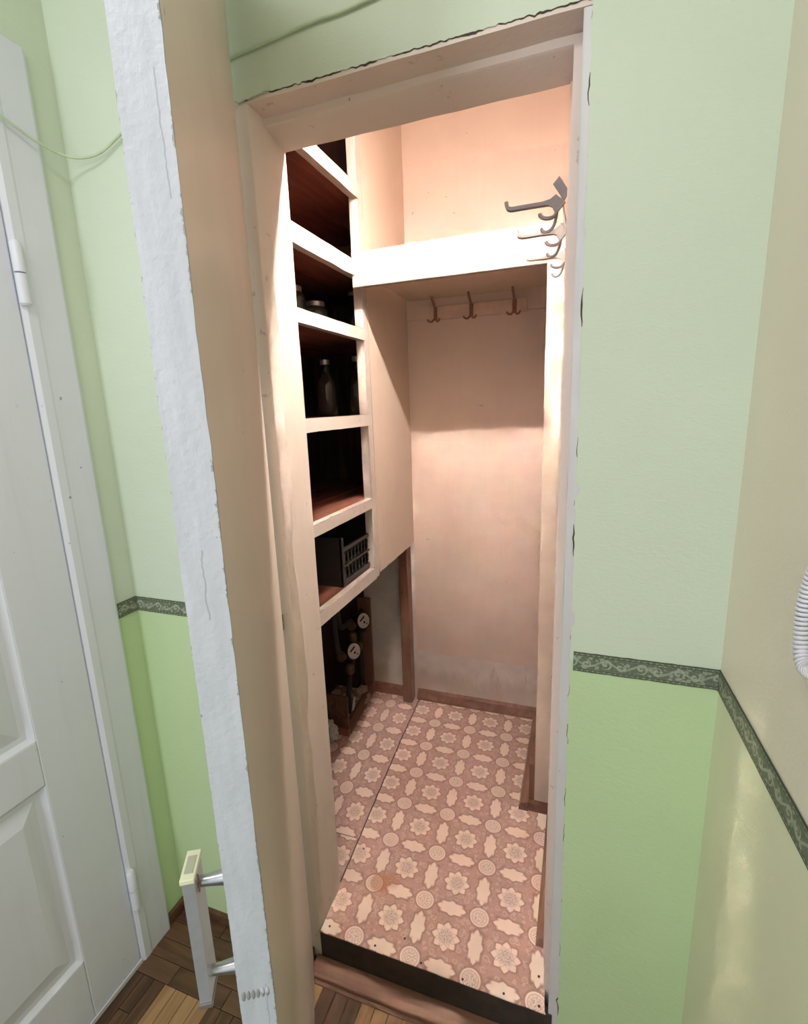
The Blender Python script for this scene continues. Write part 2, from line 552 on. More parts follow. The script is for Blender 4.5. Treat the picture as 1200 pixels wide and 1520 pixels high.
# wallpaper border strips
def border_y0(x0, x1, z0, z1, seed, jagend):
    mb = MB()
    n = max(4, int((x1 - x0) / .006))
    lo = jag((x0, z0), (x1, z0), n, .0009, seed, 0, 1)
    hi = jag((x1, z1), (x0, z1), n, .0007, seed + 4, 0, 1)
    mb.prism(lo + hi, 'y', -.003, -.0015)
    o = mb.build('wallpaper_border', M_BORDER, wall)
    h = z1 - z0
    uv_strip(o, lambda c: c.x / h, lambda c: (c.z - z0) / h)
    return o
border_y0(.6145, XR, .8655, .904, 5, True)
border_y0(XL, -.026, .8655, .904, 15, True)
# torn paper flap above the frame
mb = MB()
mb.prism(jag((-.02, 1.934), (.050, 1.940), 14, .004, 40, 0, 1) + [(.052, 1.950), (.02, 1.968), (-.02, 1.97)], 'y', -.005, -.0018)
mb.build('torn_paper_flap', M_GREEN, wall)

wr = empty('wall_right', (XR, 0, 0), kind='structure', label='pale beige green papered hall wall on the right')
MB().box(0, .06, -3, .0, HF - .05, HT).build('wallpaper_sheet', M_BEIGE, wr)
mb = MB()
n = 60
lo = [(-t * .9 / n, .8655 + .015 * t / n / .4 * .9 + .0008 * noise.noise(Vector((t * .7, 3, 0)))) for t in range(n + 1)]
hi = [(-t * .9 / n, .904 + .015 * t / n / .4 * .9 + .0008 * noise.noise(Vector((t * .7, 8, 0)))) for t in range(n, -1, -1)]
mb.prism(lo + hi, 'x', -.0025, -.0008)
o = mb.build('wallpaper_border', M_BORDER, wr)
uv_strip(o, lambda c: -c.y / .0385, lambda c: (c.z - (.8655 - .0375 * c.y * .9 / .9)) / .0385)

wl = empty('wall_left', (XL, 0, 0), kind='structure', label='green papered hall wall beside the white panelled door')
MB().box(-.06, 0, -.075, 0, HF - .05, HT).box(-.06, 0, -.95, -.075, 1.985, HT).box(-.06, 0, -3, -.95, HF - .05, HT).build('wallpaper_sheet', M_GREEN, wl)
mb = MB().box(.0008, .0025, -.066, -.001, .8655, .904)
o = mb.build('wallpaper_border', M_BORDER, wl)
uv_strip(o, lambda c: c.y / .0385 + 3, lambda c: (c.z - .8655) / .0385)

MB().box(XL - .1, XR + .1, -3, .12, HT, HT + .05).build('ceiling', M_CEIL, kind='structure', label='white hall ceiling')

# hall floor: parquet blocks
fl = empty('floor', (0, 0, 0), kind='structure', label='brown parquet hall floor')
MB().box(XL - .05, XR + .05, -3, .115, HF - .06, HF - .008).build('subfloor', M_RISER, fl)
plank_cache = {}
def plank(x0, x1, y0, y1, mat, ang=0, h=0):
    w, l = round(x1 - x0, 4), round(y1 - y0, 4)
    key = (w, l, mat.name)
    cx, cy = (x0 + x1) / 2, (y0 + y1) / 2
    if key not in plank_cache:
        o = MB().box(-w / 2 + .0006, w / 2 - .0006, -l / 2 + .0006, l / 2 - .0006, -.008, 0, .0012, 1).build('plank', mat, fl)
        plank_cache[key] = o
    else:
        o = plank_cache[key].copy(); COL.objects.link(o)
    o.location = (cx, cy, HF + h); o.rotation_euler = (0, 0, ang)
    return o
PX, LW = .2555, .1475
def column(x, ytop, ylen, light_first):
    """one light column: blocks of four strips, turned alternately"""
    y = ytop
    k = 0
    while y > ytop - ylen + .001:
        w = LW / 4
        for i in range(4):
            if k % 2 == 0: plank(x + i * w, x + (i + 1) * w, y - LW, y, M_PARQ_L, 0, random.uniform(-.0004, .0004))
            else:
                plank(x + LW / 2 - w / 2, x + LW / 2 + w / 2, y - (i + .5) * w - LW / 2, y - (i + .5) * w + LW / 2, M_PARQ_L, math.pi / 2, random.uniform(-.0004, .0004))
        y -= LW; k += 1
        if k > 3: break
for k in range(-1, 5):
    x = -.366 + PX * k
    ytop = -.186 if k < 1 else -.052
    if k >= 0 and x + LW < XR: column(x, ytop, .55, True)
    sw = (PX - LW) / 3
    for i in range(3):
        sx = x + LW + i * sw
        if sx < XL - .005 or sx + sw > XR: continue
        for j in range(3):
            y1 = ytop - .24 * j - (i * .08)
            if j == 0: plank(sx, sx + sw, ytop - (i * .08), min(-.052, ytop + .134) if False else ytop, M_PARQ_D) if i else None
            plank(sx, sx + sw, y1 - .24, y1, M_PARQ_D, 0, random.uniform(-.0004, .0004))
# dark border rows along the closet wall on the left
for r in range(4):
    y1 = -.0 - r * .0465
    for i in range(3):
        x0 = XL + i * .17 - (.05 if r % 2 else 0)
        x1 = min(x0 + .17, -.018)
        x0 = max(x0, XL)
        plank((x0 + x1) / 2 - .02325, (x0 + x1) / 2 + .02325, y1 - .02325 - (x1 - x0) / 2, y1 - .02325 + (x1 - x0) / 2, M_PARQ_D, math.pi / 2)
# brown skirting under the left casing and wall
MB().box(XL, XL + .012, -.063, 0, HF, HF + .035, .002).build('baseboard_left', M_PARQ_D, kind='structure', label='brown skirting at the foot of the left hall wall')
MB().box(XL + .012, -.02, -.014, -.001, HF, HF + .030, .002).build('baseboard_back', M_PARQ_D, kind='structure', label='brown skirting below the green wall behind the open door')

# ------------------------------------------------------------------ closet shell
wf = empty('wall_far', (0, YB, 0), kind='structure', label='pink panelled back wall of the closet')
MB().box(-.56, .62, .004, .08, -.05, CT + .05).build('plaster_core', M_PLASTER, wf)
mb = MB()
bot = jag((XS, .247), (.51, .240), 40, .004, 31, 0, 1)
mb.prism(bot + [(.60, .240), (.60, 1.706), (XS, 1.706)], 'y', -.003, .004)
mb.build('hardboard_panel', M_PANEL, wf)
MB().box(XS, .60, -.003, .004, 1.7075, CT, .0008, 1).build('hardboard_panel', M_PANEL, wf)
MB().box(.572, .622, .118, YB + .06, 1.737, CT + .05).box(.572, .622, .118, .585, -.05, 1.737).build('wall_inner_right', M_CREAM, kind='structure', label='cream painted right wall of the closet')
mb = MB().box(.508, .62, .585, YB + .06, -.05, 1.737, .002)
mb.build('wall_return', M_CREAM, kind='structure', label='cream painted wall return standing under the cross board')
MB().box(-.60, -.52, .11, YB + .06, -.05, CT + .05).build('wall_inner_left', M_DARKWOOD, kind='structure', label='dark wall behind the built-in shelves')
MB().box(-.56, .62, .115, .122, 1.935, CT + .05).box(-.60, -.012, .116, .124, -.05, CT + .05).build('wall_inner_front', M_CREAM, kind='structure', label='cream inner face of the wall above the doorway')
MB().box(-.60, .66, .11, YB + .1, CT, CT + .05).build('ceiling_closet', M_CEIL, kind='structure', label='white closet ceiling')

fc = empty('floor_closet', (0, 0, 0), kind='structure', label='raised closet floor covered with patterned linoleum')
MB().box(-.56, .62, .115, YB + .05, -.14, -.003).box(.0, .578, .012, .115, HF - .02, -.003).build('raised_platform', M_RISER, fc)
def sheet(poly, mat, z=0, name='linoleum_sheet'):
    mb = MB()
    # subdivide outline
    pts = []
    for i, p in enumerate(poly):
        q = poly[(i + 1) % len(poly)]
        n = max(1, int(math.dist(p, q) / .02))
        for k in range(n):
            t = k / n
            x, y = p[0] + (q[0] - p[0]) * t, p[1] + (q[1] - p[1]) * t
            pts.append((x + .0018 * noise.noise(Vector((x * 30, y * 30, 1))), y + .0018 * noise.noise(Vector((x * 30, y * 30, 7)))))
    mb.prism(pts, 'z', z - .0025, z)
    return mb.build(name, mat, fc)
sheet([(.004, -.006), (.586, -.006), (.584, .0), (.575, .12), (.575, .56), (.50, .60), (.50, YB), (-.0655, YB), (-.0500, .7766), (-.0060, .146)], M_LINO)
sheet([(-.0215, .292), (-.0560, .7766), (-.0710, YB), (-.52, YB), (-.52, .286)], M_LINO2, -.0008)
sheet([(-.0115, .13), (-.0210, .2885), (-.52, .281), (-.52, .13)], M_LINO3, -.0004)
for i, (x, y) in enumerate([(.1585, .0067), (.2842, .0049), (.3913, .0027), (.4901, .0041), (.571, .0046), (.5658, .0664), (.0223, .0134), (.226, .047), (.012, .26)]):
    MB().lathe([(.0030, 0), (.0028, .0008), (.0012, .0013)], (x, y, 0), 10).build('nail_head', M_NAIL, fc)
# dark strip under the front edge of the linoleum
MB().box(.0, .586, -.004, .010, -.0055, -.0028, .0008, 1).build('edge_strip', M_RISER, fc)
# riser and threshold board
MB().box(.0, .60, -.0015, .014, HF, -.0055, .001, 1).build('riser_board', M_RISER, fc)
th = MB().box(-.012, .625, -.052, -.0015, HF - .004, HF + .012, .003)
th.jitter(.0012, 40)
th.build('threshold_board', M_THRESH, fc)
MB().box(-.012, .625, -.062, -.052, HF - .004, HF + .003, .002).build('threshold_moulding', M_THRESH, fc)

# skirting inside the closet
mb = MB().prism([(YB + .003, 0), (YB - .020, 0), (YB - .021, .012), (YB - .012, .040), (YB - .004, .048), (YB + .003, .048)], 'x', -.076, .485)
mb.build('baseboard_far', M_BROWN, kind='structure', label='brown skirting along the pink back wall of the closet')
mb = MB().prism([(YB + .003, 0), (YB - .014, 0), (YB - .014, .040), (YB - .004, .048), (YB + .003, .048)], 'x', -.30, -.137)
mb.build('baseboard_niche', M_BROWN, kind='structure', label='short brown skirting beside the meter box')
MB().box(.489, .508, .590, YB, 0, .165, .002).build('baseboard_inner_right', M_STUD, kind='structure', label='tall brown skirting board against the wall return')
mb = MB().prism([(.4895, 0), (.458, 0), (.458, .010), (.464, .028), (.4895, .036)], 'y', .565, YB - .024)
mb.build('trim_1', M_BROWN, kind='structure', label='brown skirting moulding in front of the tall board')
MB().box(.490, .572, .568, .585, 0, .034, .002).build('trim_2', M_BROWN, kind='structure', label='brown skirting across the foot of the wall return')
MB().prism([(.572, 0), (.552, 0), (.552, .010), (.560, .026), (.572, .030)], 'y', .135, .568).build('trim_3', M_BROWN, kind='structure', label='narrow brown skirting behind the right door post')

# ------------------------------------------------------------------ closet door frame
fr = empty('trim_4', (0, 0, 0), kind='structure', label='cream and white painted wooden closet door frame')
def rough_board(mb, amp=.0012): return mb.jitter(amp, 14)
def lboard(poly, z0, z1, mat, name, n=40, amp=.0010):
    """vertical post with a stepped section, subdivided so that its arrises wander"""
    mb = MB()
    rings = []
    for i in range(n + 1):
        z = z0 + (z1 - z0) * i / n
        ring = []
        for j, (x, y) in enumerate(poly):
            q = noise.noise_vector(Vector((x * 40, y * 40, z * 9)))
            ring.append(mb.bm.verts.new((x + q.x * amp, y + q.y * amp, z)))
        rings.append(ring)
    m = len(poly)
    for A, B in zip(rings, rings[1:]):
        for k in range(m): mb.bm.faces.new((A[k], A[(k + 1) % m], B[(k + 1) % m], B[k]))
    f1 = mb.bm.faces.new(rings[0][::-1]); f2 = mb.bm.faces.new(rings[-1])
    bmesh.ops.triangulate(mb.bm, faces=[f1, f2])
    return smooth_by_angle(mb.build(name, mat, fr), 35)
lboard([(-.075, .0006), (-.006, .0006), (-.002, .002), (.0, .006), (.0, .122), (-.075, .122)], HF, 1.934, M_TRIM, 'left_post')
lboard([(.592, .002), (.594, .0006), (.622, .0006), (.622, .122), (.592, .122)], HF, 1.930, M_STRIP, 'right_post_face')
lboard([(.578, .044), (.5915, .044), (.5915, .122), (.578, .122)], HF, 1.925, M_TRIM, 'right_post_rebate')
mb = MB()
hp = [(.0006, 1.932), (.0006, 1.9450), (.122, 1.9450), (.122, 1.900), (.054, 1.914), (.050, 1.917), (.048, 1.928)]
nseg = 40
rings = []
for i in range(nseg + 1):
    x = -.075 + (.622 + .075) * i / nseg
    ring = []
    for y, z in hp:
        q = noise.noise_vector(Vector((x * 12, y * 40, z * 40)))
        ring.append(mb.bm.verts.new((x, y + q.y * .0012, z + q.z * .0012)))
    rings.append(ring)
for A, B in zip(rings, rings[1:]):
    for k in range(len(hp)): mb.bm.faces.new((A[k], A[(k + 1) % len(hp)], B[(k + 1) % len(hp)], B[k]))
mb.bm.faces.new(rings[0][::-1]); mb.bm.faces.new(rings[-1])
smooth_by_angle(mb.build('head_board', M_TRIM, fr), 30)

# ------------------------------------------------------------------ open closet door (foreground)
DANG = math.atan2(-.8625, .509)
D2 = empty('door_1', (-.015, -.020, 0), DANG, kind='structure', label='open plain closet door with a thick cracked white edge')
# local: +x along the leaf to the free edge, inner face at y=0, leaf fills y = -t .. 0 ; outward is -y
DT, DL = .0386, .600
def leaf(x0, x1, y0, y1, mat, name, nz=110, amp=.0011, nx=1):
    mb = MB()
    poly = [(x0, y0), (x1, y0), (x1, (y0 + y1) / 2), (x1, y1), (x0, y1)]
    rings = []
    z0, z1 = HF + .008, 2.14
    for i in range(nz + 1):
        z = z0 + (z1 - z0) * i / nz
        ring = []
        for x, y in poly:
            q = noise.noise(Vector((x * 30, y * 50, z * 8))) + .6 * noise.noise(Vector((x * 30, y * 50, z * 40)))
            k = amp * .8 if x > .5 and abs(y - (y0 + y1) / 2) > .01 else 0
            ring.append(mb.bm.verts.new((x, y + q * k, z)))
        rings.append(ring)
    m = len(poly)
    for A, B in zip(rings, rings[1:]):
        for k in range(m): mb.bm.faces.new((A[k], A[(k + 1) % m], B[(k + 1) % m], B[k]))
    mb.bm.faces.new(rings[0][::-1]); mb.bm.faces.new(rings[-1])
    return mb.build(name, mat, D2)
leaf(.0, DL - .0045, -DT + .001, 0, M_DOORFACE, 'leaf', 4, 0)
E2 = leaf(DL - .0045, DL, -DT, .0008, M_EDGE, 'edge_lipping', 200, .0012)
E2.data.transform(Matrix.Translation((0, DT, 0))); E2.location = (0, -DT, 0)
# ridged filler mark low on the edge
for i in range(6):
    MB().blob((DL + .0002, -.006 - i * .0055, .690), .0022, (.5, 1, 3.2), .2, 2, 2, i).build('filler_ridge', M_EDGE, D2, True)
# butt hinges on the leaf
for hz in (.20, 1.72):
    MB().cyl((-.004, -.006, hz - .05), (-.004, -.006, hz + .05), .006, 14).build('hinge_knuckle', M_WHITE, D2, True)
# pull handle on the outer face
mb = MB().box(.546, .582, -.0885, -.0745, .668, .846, .0012)
H = mb.build('handle', M_HANDLE, D2)
MB().box(.5435, .5845, -.0895, -.0735, .8455, .8515, .001).build('handle_cap', M_CAP, H)
MB().box(.552, .576, -.0865, -.0765, .8512, .8522, .0003, 1).build('cap_inset', M_CAPIN, H)
MB().box(.5435, .5845, -.0895, -.0735, .6625, .669, .001).build('handle_cap', M_METAL, H)
for pz in (.826, .692):
    mb = MB().tube([(.564, -.0750, pz), (.564, -.064, pz), (.564, -.048, pz), (.564, -.0385, pz)], [.0062, .0066, .0085, .0098], 20)
    smooth_by_angle(mb.build('handle_post', M_STEEL, H))
MB().tube([(.5725, -.0728, .845), (.573, -.0722, .838), (.571, -.0728, .830), (.574, -.0728, .822)], .0011, 6).build('brown_drip', M_BROWN, H)

# ------------------------------------------------------------------ white panelled door on the left
D1 = empty('door_2', (XL, 0, HF), kind='structure', label='white panelled door at the left edge with painted hinges')
zt = 1.985 - HF
cas = empty('trim_5', (XL, 0, HF), kind='structure', label='white casing around the panelled door')
mb = MB().prism([(0, -.164), (.010, -.164), (.015, -.156), (.015, -.138), (.013, -.132), (.013, -.072), (.009, -.065), (0, -.065)], 'z', .0, zt + .105)
mb.build('casing_side', M_WHITE, cas)
MB().prism([(0, zt), (.010, zt), (.015, zt + .01), (.013, zt + .08), (.009, zt + .095), (0, zt + .095)], 'y', -.98, -.164).build('casing_head', M_WHITE, cas)
MB().box(-.03, .013, -1.02, -.93, 0, zt + .095, .003).build('casing_side', M_WHITE, cas)
f = .008     # leaf face above wall plane
def vbox(y0, y1, z0, z1, x1=f, name='stile', bev=.003): return MB().box(-.032, x1, y0, y1, z0, z1, bev).build(name, M_WHITE, D1)
vbox(-.302, -.167, .012, zt - .002, name='stile')
vbox(-.925, -.80, .012, zt - .002, name='stile')
vbox(-.80, -.302, .012, .185, name='rail')
vbox(-.80, -.302, .678, .788, name='rail')
vbox(-.80, -.302, 1.80, zt - .002, name='rail')
def panel(y0, y1, z0, z1):
    mb = MB()
    def ring(i, x): return [mb.bm.verts.new((x, a, b)) for a, b in ((y0 + i, z0 + i), (y1 - i, z0 + i), (y1 - i, z1 - i), (y0 + i, z1 - i))]
    R = [ring(0, f - .001), ring(.010, f - .011), ring(.022, f - .012), ring(.058, f - .001), ring(.060, f - .001)]
    for A, B in zip(R, R[1:]):
        for k in range(4): mb.bm.faces.new((A[k], A[(k + 1) % 4], B[(k + 1) % 4], B[k]))
    mb.bm.faces.new(R[-1])
    # closed back
    Bk = ring(0, -.02)
    for k in range(4): mb.bm.faces.new((Bk[k], Bk[(k + 1) % 4], R[0][(k + 1) % 4], R[0][k]))
    mb.bm.faces.new(Bk[::-1])
    mb.build('raised_panel', M_WHITE, D1)
panel(-.80, -.302, .185, .678)
panel(-.80, -.302, .788, 1.80)
for hz in (1.655, .142):
    z = hz - HF
    a = MB().tube([(.019, -.160, z - .062), (.019, -.160, z - .058), (.019, -.160, z - .002)], [.007, .0105, .0105], 16).build('hinge_knuckle', M_WHITE, D1, True)
    b = MB().tube([(.019, -.160, z + .001), (.019, -.160, z + .055), (.019, -.160, z + .060)], [.0105, .0105, .007], 16).build('hinge_knuckle', M_WHITE, D1, True)
    for o in (a, b): smooth_by_angle(o)
MB().box(-.05, .012, -.93, -.165, .0, .011).build('door_sill', M_STRIP, D1)

# ------------------------------------------------------------------ built-in shelving
SH = empty('shelving_unit', (XS, .13, 0), label='built-in closet shelving with white edges and dark plank shelves', category='shelving')
L = YB - .13
def post(y0, y1, z0, z1):
    mb = MB().box(-.03, .0, y0 - .13, y1 - .13, z0, z1, .002)
    return mb.build('post', M_SHELFEDGE, SH)
post(.655, .695, .757, CT)
post(.135, .175, .0, CT)
SHELVES = [(2.045, 2.007), (1.818, 1.771), (1.620, 1.585), (1.345, 1.308), (1.056, 1.021), (.797, .757)]
for i, (zt_, zb_) in enumerate(SHELVES):
    s_ = empty('shelf', (0, 0, zb_)); s_.parent = SH
    h = zt_ - zb_
    mb = MB()
    n = 24
    # edge strip with slightly wandering arrises
    rings = []
    for k in range(n + 1):
        y = .0 + (.53) * k / n
        q = [noise.noise(Vector((y * 14, i * 5, t))) * .0015 for t in range(4)]
        rings.append([mb.bm.verts.new(c) for c in ((-.02, y, q[0]), (.003, y, q[1]), (.003, y, h + q[2]), (-.02, y, h))])
    for A, B in zip(rings, rings[1:]):
        for k in range(4): mb.bm.faces.new((A[k], A[(k + 1) % 4], B[(k + 1) % 4], B[k]))
    mb.bm.faces.new(rings[0][::-1]); mb.bm.faces.new(rings[-1])
    mb.build('edge_strip', M_SHELFEDGE, s_)
    w = .140
    src = None
    for k in range(3):
        if src is None:
            src = MB().box(-.0692, .0692, .0, L - .014, .0, .024, .0018, 1).build('plank', M_PLANK, s_)
            o = src
        else:
            o = copy_part(src, s_)
        o.location = (-.0205 - w * (k + .5), 0, h - .0255 + random.uniform(-.002, .0005))
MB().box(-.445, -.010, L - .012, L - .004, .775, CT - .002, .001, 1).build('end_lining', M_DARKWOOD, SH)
# tall pink board closing the unit up to the back wall
mb = MB()
bot = jag((.695 - .13, .768), (YB - .13, .772), 26, .0035, 51, 0, 1)
mb.prism(bot + [(YB - .13, CT), (.695 - .13, CT)], 'x', -.008, .0005)
mb.build('side_board', M_CREAM, SH)
MB().box(-.038, .006, YB - .13 - .055, YB - .13 - .004, 0, .775, .003).move(Matrix.Translation((-.022, .0, 0))).build('stud', M_STUD, SH)
for nz in (.12, .30, .42, .55, .68):
    MB().cyl((-.045 + .01 * math.sin(nz * 40), YB - .13 - .0555, nz), (-.045 + .01 * math.sin(nz * 40), YB - .13 - .053, nz), .003, 8).build('nail_head', M_NAIL, SH)

# cross board with shelf above
CB = empty('hat_shelf', (XS, .600, 1.737), label='wide white cross board with hat shelf spanning the closet', category='shelf')
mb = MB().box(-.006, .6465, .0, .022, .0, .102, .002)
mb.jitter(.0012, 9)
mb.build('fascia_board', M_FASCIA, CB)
MB().box(.010, .6465, .022, YB - .600 - .004, .045, .065, .001, 1).build('shelf_board', M_CREAM, CB)
MB().box(.0, .020, .022, .060, .004, .045, .001, 1).build('bracket', M_CREAM, CB)

# ------------------------------------------------------------------ coat racks
def bez(p, n=10):
    out = []
    P = [Vector(q) for q in p]
    for i in range(len(P) - 1):
        p0 = P[max(i - 1, 0)]; p1 = P[i]; p2 = P[i + 1]; p3 = P[min(i + 2, len(P) - 1)]
        for k in range(n):
            t = k / n
            out.append(.5 * ((2 * p1) + (-p0 + p2) * t + (2 * p0 - 5 * p1 + 4 * p2 - p3) * t * t + (-p0 + 3 * p1 - 3 * p2 + p3) * t ** 3))
    out.append(P[-1]); return out
def flatbar(mb, pts, w, t):
    """flat strip: width along y, thickness t"""
    pts = [Vector(p) for p in pts]
    rings = []
    n = len(pts)
    ws = w if isinstance(w, list) else [w] * n
    for i, p in enumerate(pts):
        d = (pts[min(i + 1, n - 1)] - pts[max(i - 1, 0)]).normalized()
        nr = d.cross(Vector((0, 1, 0))).normalized()
        s = Vector((0, 1, 0))
        rings.append([mb.bm.verts.new(p + s * ws[i] / 2 * a + nr * t / 2 * b) for a, b in ((-1, -1), (1, -1), (1, 1), (-1, 1))])
    for A, B in zip(rings, rings[1:]):
        for k in range(4): mb.bm.faces.new((A[k], A[(k + 1) % 4], B[(k + 1) % 4], B[k]))
    mb.bm.faces.new(rings[0][::-1]); mb.bm.faces.new(rings[-1])
    return mb
CR = empty('coat_rack', (.572, .14, 1.735), label='grey metal coat rack with three long hooks on the right jamb', category='coat rack')
# back strip, leaning off the wall
MB().prism([(-.001, -.050), (.0, -.046), (-.010, .006), (-.0125, .006)], 'y', .0, .385).build('back_strip', M_METAL, CR)
src = []
for i, y in enumerate((.0, .17, .36)):
    hk = empty('hook', (0, y, 0)); hk.parent = CR
    if not src:
        a = MB().prism([(-.015, .0315), (-.026, .020), (-.0055, -.011), (.0, -.002), (.0, .008)], 'y', -.004, -.0015).build('end_tab', M_METAL, hk)
        b = flatbar(MB(), bez([(-.018, 0, -.010), (-.034, 0, -.010), (-.050, 0, -.0098), (-.085, 0, -.0098), (-.102, 0, -.0095), (-.109, 0, -.005), (-.1105, 0, .004)], 8), .011, .0065).build('long_prong', M_METAL, hk)
        web = MB().prism([(-.003, -.0134), (-.020, .002), (-.030, -.0045), (-.046, -.0070), (-.046, -.0125), (-.034, -.0140), (-.026, -.0180), (-.0205, -.030), (-.0150, -.026)], 'y', -.006, .0).build('web', M_METAL, hk)
        c = MB().tube(bez([(-.018, 0, -.018), (-.0195, -.004, -.030), (-.026, -.009, -.037), (-.038, -.012, -.038), (-.0465, -.013, -.033), (-.0475, -.0135, -.029)], 8), .0034, 10).build('small_prong', M_METAL, hk, True)
        d = MB().tube(bez([(-.018, 0, -.018), (-.0195, .004, -.034), (-.026, .010, -.049), (-.036, .013, -.054), (-.044, .014, -.051), (-.047, .014, -.046)], 8), .0030, 10).build('small_prong', M_METAL, hk, True)
        src = [b, web, c, d]; tab = a
    else:
        for s_ in src: copy_part(s_, hk)
        t2 = MB().prism([(-.010, .006), (-.020, .005), (-.004, -.013), (.0, -.006)], 'y', -.004, -.0015).build('end_tab', M_METAL, hk)

BR = empty('coat_rack', (.2, YB - .003, 1.700), label='small three-hook coat rack on the shaded back wall below the hat shelf', category='coat rack')
MB().box(-.172, .205, -.014, 0, .0, .050, .003).build('rack_board', M_RACKPLATE, BR)
src = []
for x in (-.150, -.006, .158):
    hk = empty('hook', (x, -.012, 0)); hk.parent = BR
    if not src:
        a = MB().box(-.008, .008, -.004, 0, -.002, .046, .0015, 1).build('hook_plate', M_RACKDARK, hk)
        b = MB().tube(bez([(0, -.003, .02), (0, -.010, .040), (-.001, -.022, .058), (-.002, -.036, .070), (-.002, -.044, .082), (-.002, -.044, .088)], 6), [.0045] * 30 + [.006], 10).build('upper_prong', M_RACKDARK, hk, True)
        c = MB().tube(bez([(0, -.003, .022), (-.003, -.008, .005), (-.010, -.018, -.008), (-.020, -.028, -.008), (-.025, -.032, .000)], 6), .0036, 10).build('lower_prong', M_RACKDARK, hk, True)
        d = MB().tube(bez([(0, -.003, .022), (.003, -.008, .005), (.010, -.018, -.008), (.020, -.028, -.008), (.025, -.032, .000)], 6), .0036, 10).build('lower_prong', M_RACKDARK, hk, True)
        src = [a, b, c, d]
    else:
        for s_ in src: copy_part(s_, hk)

# ------------------------------------------------------------------ bulb above the doorway, inside
LB = empty('ceiling_bulb', (BULB[0], .122, BULB[2] + .075), label='lit bare bulb in a socket above the closet doorway', category='bulb')
MB().tube([(0, 0, 0), (0, .03, .01), (0, .060, .005), (0, .068, -.012)], .008, 12).build('lamp_arm', M_STEEL, LB)
MB().lathe([(.016, -.042), (.018, -.035), (.018, -.008), (.008, 0)], (0, .068, 0), 20).build('socket', M_BLACK, LB)
MB().lathe([(.004, -.1035), (.018, -.098), (.027, -.085), (.029, -.073), (.024, -.058), (.014, -.043), (.013, -.041)], (0, .068, 0), 24).build('glass_bulb', M_BULB, LB, True)

# ------------------------------------------------------------------ crate on the lowest shelf
CW, CD, CH = .26, .36, .165
CR8 = empty('plastic_crate', (-.096, .446, .7975), label='charcoal slatted plastic crate on the lowest shelf', category='crate')
MB().box(-CW, 0, 0, CD, .0, .008, .002).build('crate_floor', M_CRATE, CR8)
MB().box(-CW, 0, 0, .006, .006, CH, .0015).build('end_wall', M_CRATE, CR8)
MB().box(-CW, 0, CD - .006, CD, .006, CH, .0015).build('end_wall', M_CRATE, CR8)
MB().box(-CW, -CW + .006, .006, CD - .006, .006, CH, .0015).build('side_wall', M_CRATE, CR8)
sw = empty('lattice_wall', (0, 0, 0)); sw.parent = CR8
for z0, z1, x in ((.008, .022, .002), (.066, .073, .003), (.118, .130, .002)):
    MB().box(-.007, x, .002, CD - .002, z0, z1, .0015).build('rail', M_CRATE, sw)
for yy in (0, CD - .014):
    MB().box(-.010, .001, yy, yy + .014, .006, CH, .002).build('corner_post', M_CRATE, sw)
bar = None
k = 0
for z0, z1 in ((.022, .066), (.073, .118)):
    nb = 13
    for i in range(nb):
        y = .022 + i * (CD - .044) / (nb - 1)
        for sgn in (-1, 1):
            if bar is None:
                bar = MB().box(-.0045, -.0015, -.0018, .0018, -.024, .024, .0006, 1).build('lattice_bar', M_CRATE, sw); o = bar
            else: o = copy_part(bar, sw)
            o.location = (0 if sgn < 0 else -.001, y, (z0 + z1) / 2); o.rotation_euler = (sgn * .30, 0, 0)

# ------------------------------------------------------------------ jars and bottles
def jar(loc, r, h, label, glassm=M_GLASS, lid=True):
    J = empty('glass_jar', loc, label=label, category='jar', group='jars on the shelves')
    MB().lathe([(r * .9, 0), (r, .006), (r, h * .72), (r * .93, h * .82), (r * .70, h * .90), (r * .70, h), (r * .64, h), (r * .64, h * .90), (r * .88, h * .80), (r * .94, h * .70), (r * .94, .010), (.001, .010)], n=28).build('glass_body', glassm, J, True)
    if lid: MB().lathe([(r * .74, h - .012), (r * .76, h - .010), (r * .76, h + .003), (r * .70, h + .005), (.002, h + .004)], n=28).build('lid', M_LID, J)
    return J
jar((-.255, .520, 1.6205), .044, .118, 'clear glass jar with a tin lid nearest the doorway, third shelf')
jar((-.250, .655, 1.6205), .045, .095, 'squat glass jar with a pale lid in the middle of the third shelf')
def bottle(loc, r, h, label, glassm):
    B = empty('glass_bottle', loc, label=label, category='bottle', group='bottles on the shelves')
    MB().lathe([(r * .9, 0), (r, .005), (r, h * .55), (r * .9, h * .63), (r * .38, h * .76), (r * .33, h * .95), (r * .42, h * .955), (r * .42, h), (r * .27, h), (r * .27, h * .76), (r * .82, h * .60), (r * .93, h * .53), (r * .93, .012), (.001, .012)], n=28).build('glass_body', glassm, B, True)
    MB().lathe([(r * .40, h * .93), (r * .46, h * .94), (r * .46, h + .004), (.002, h + .006)], n=20).build('bottle_cap', M_LID, B)
    return B
bottle((-.215, .880, 1.6205), .032, .170, 'slim glass bottle on the third shelf near the post', M_GLASS2)
bottle((-.235, .672, 1.3455), .036, .185, 'dim glass bottle standing alone in the fourth compartment', M_GLASS2)
bottle((-.160, .770, 1.3455), .034, .200, 'dark bottle half hidden by the post in the fourth compartment', M_GLASS2)

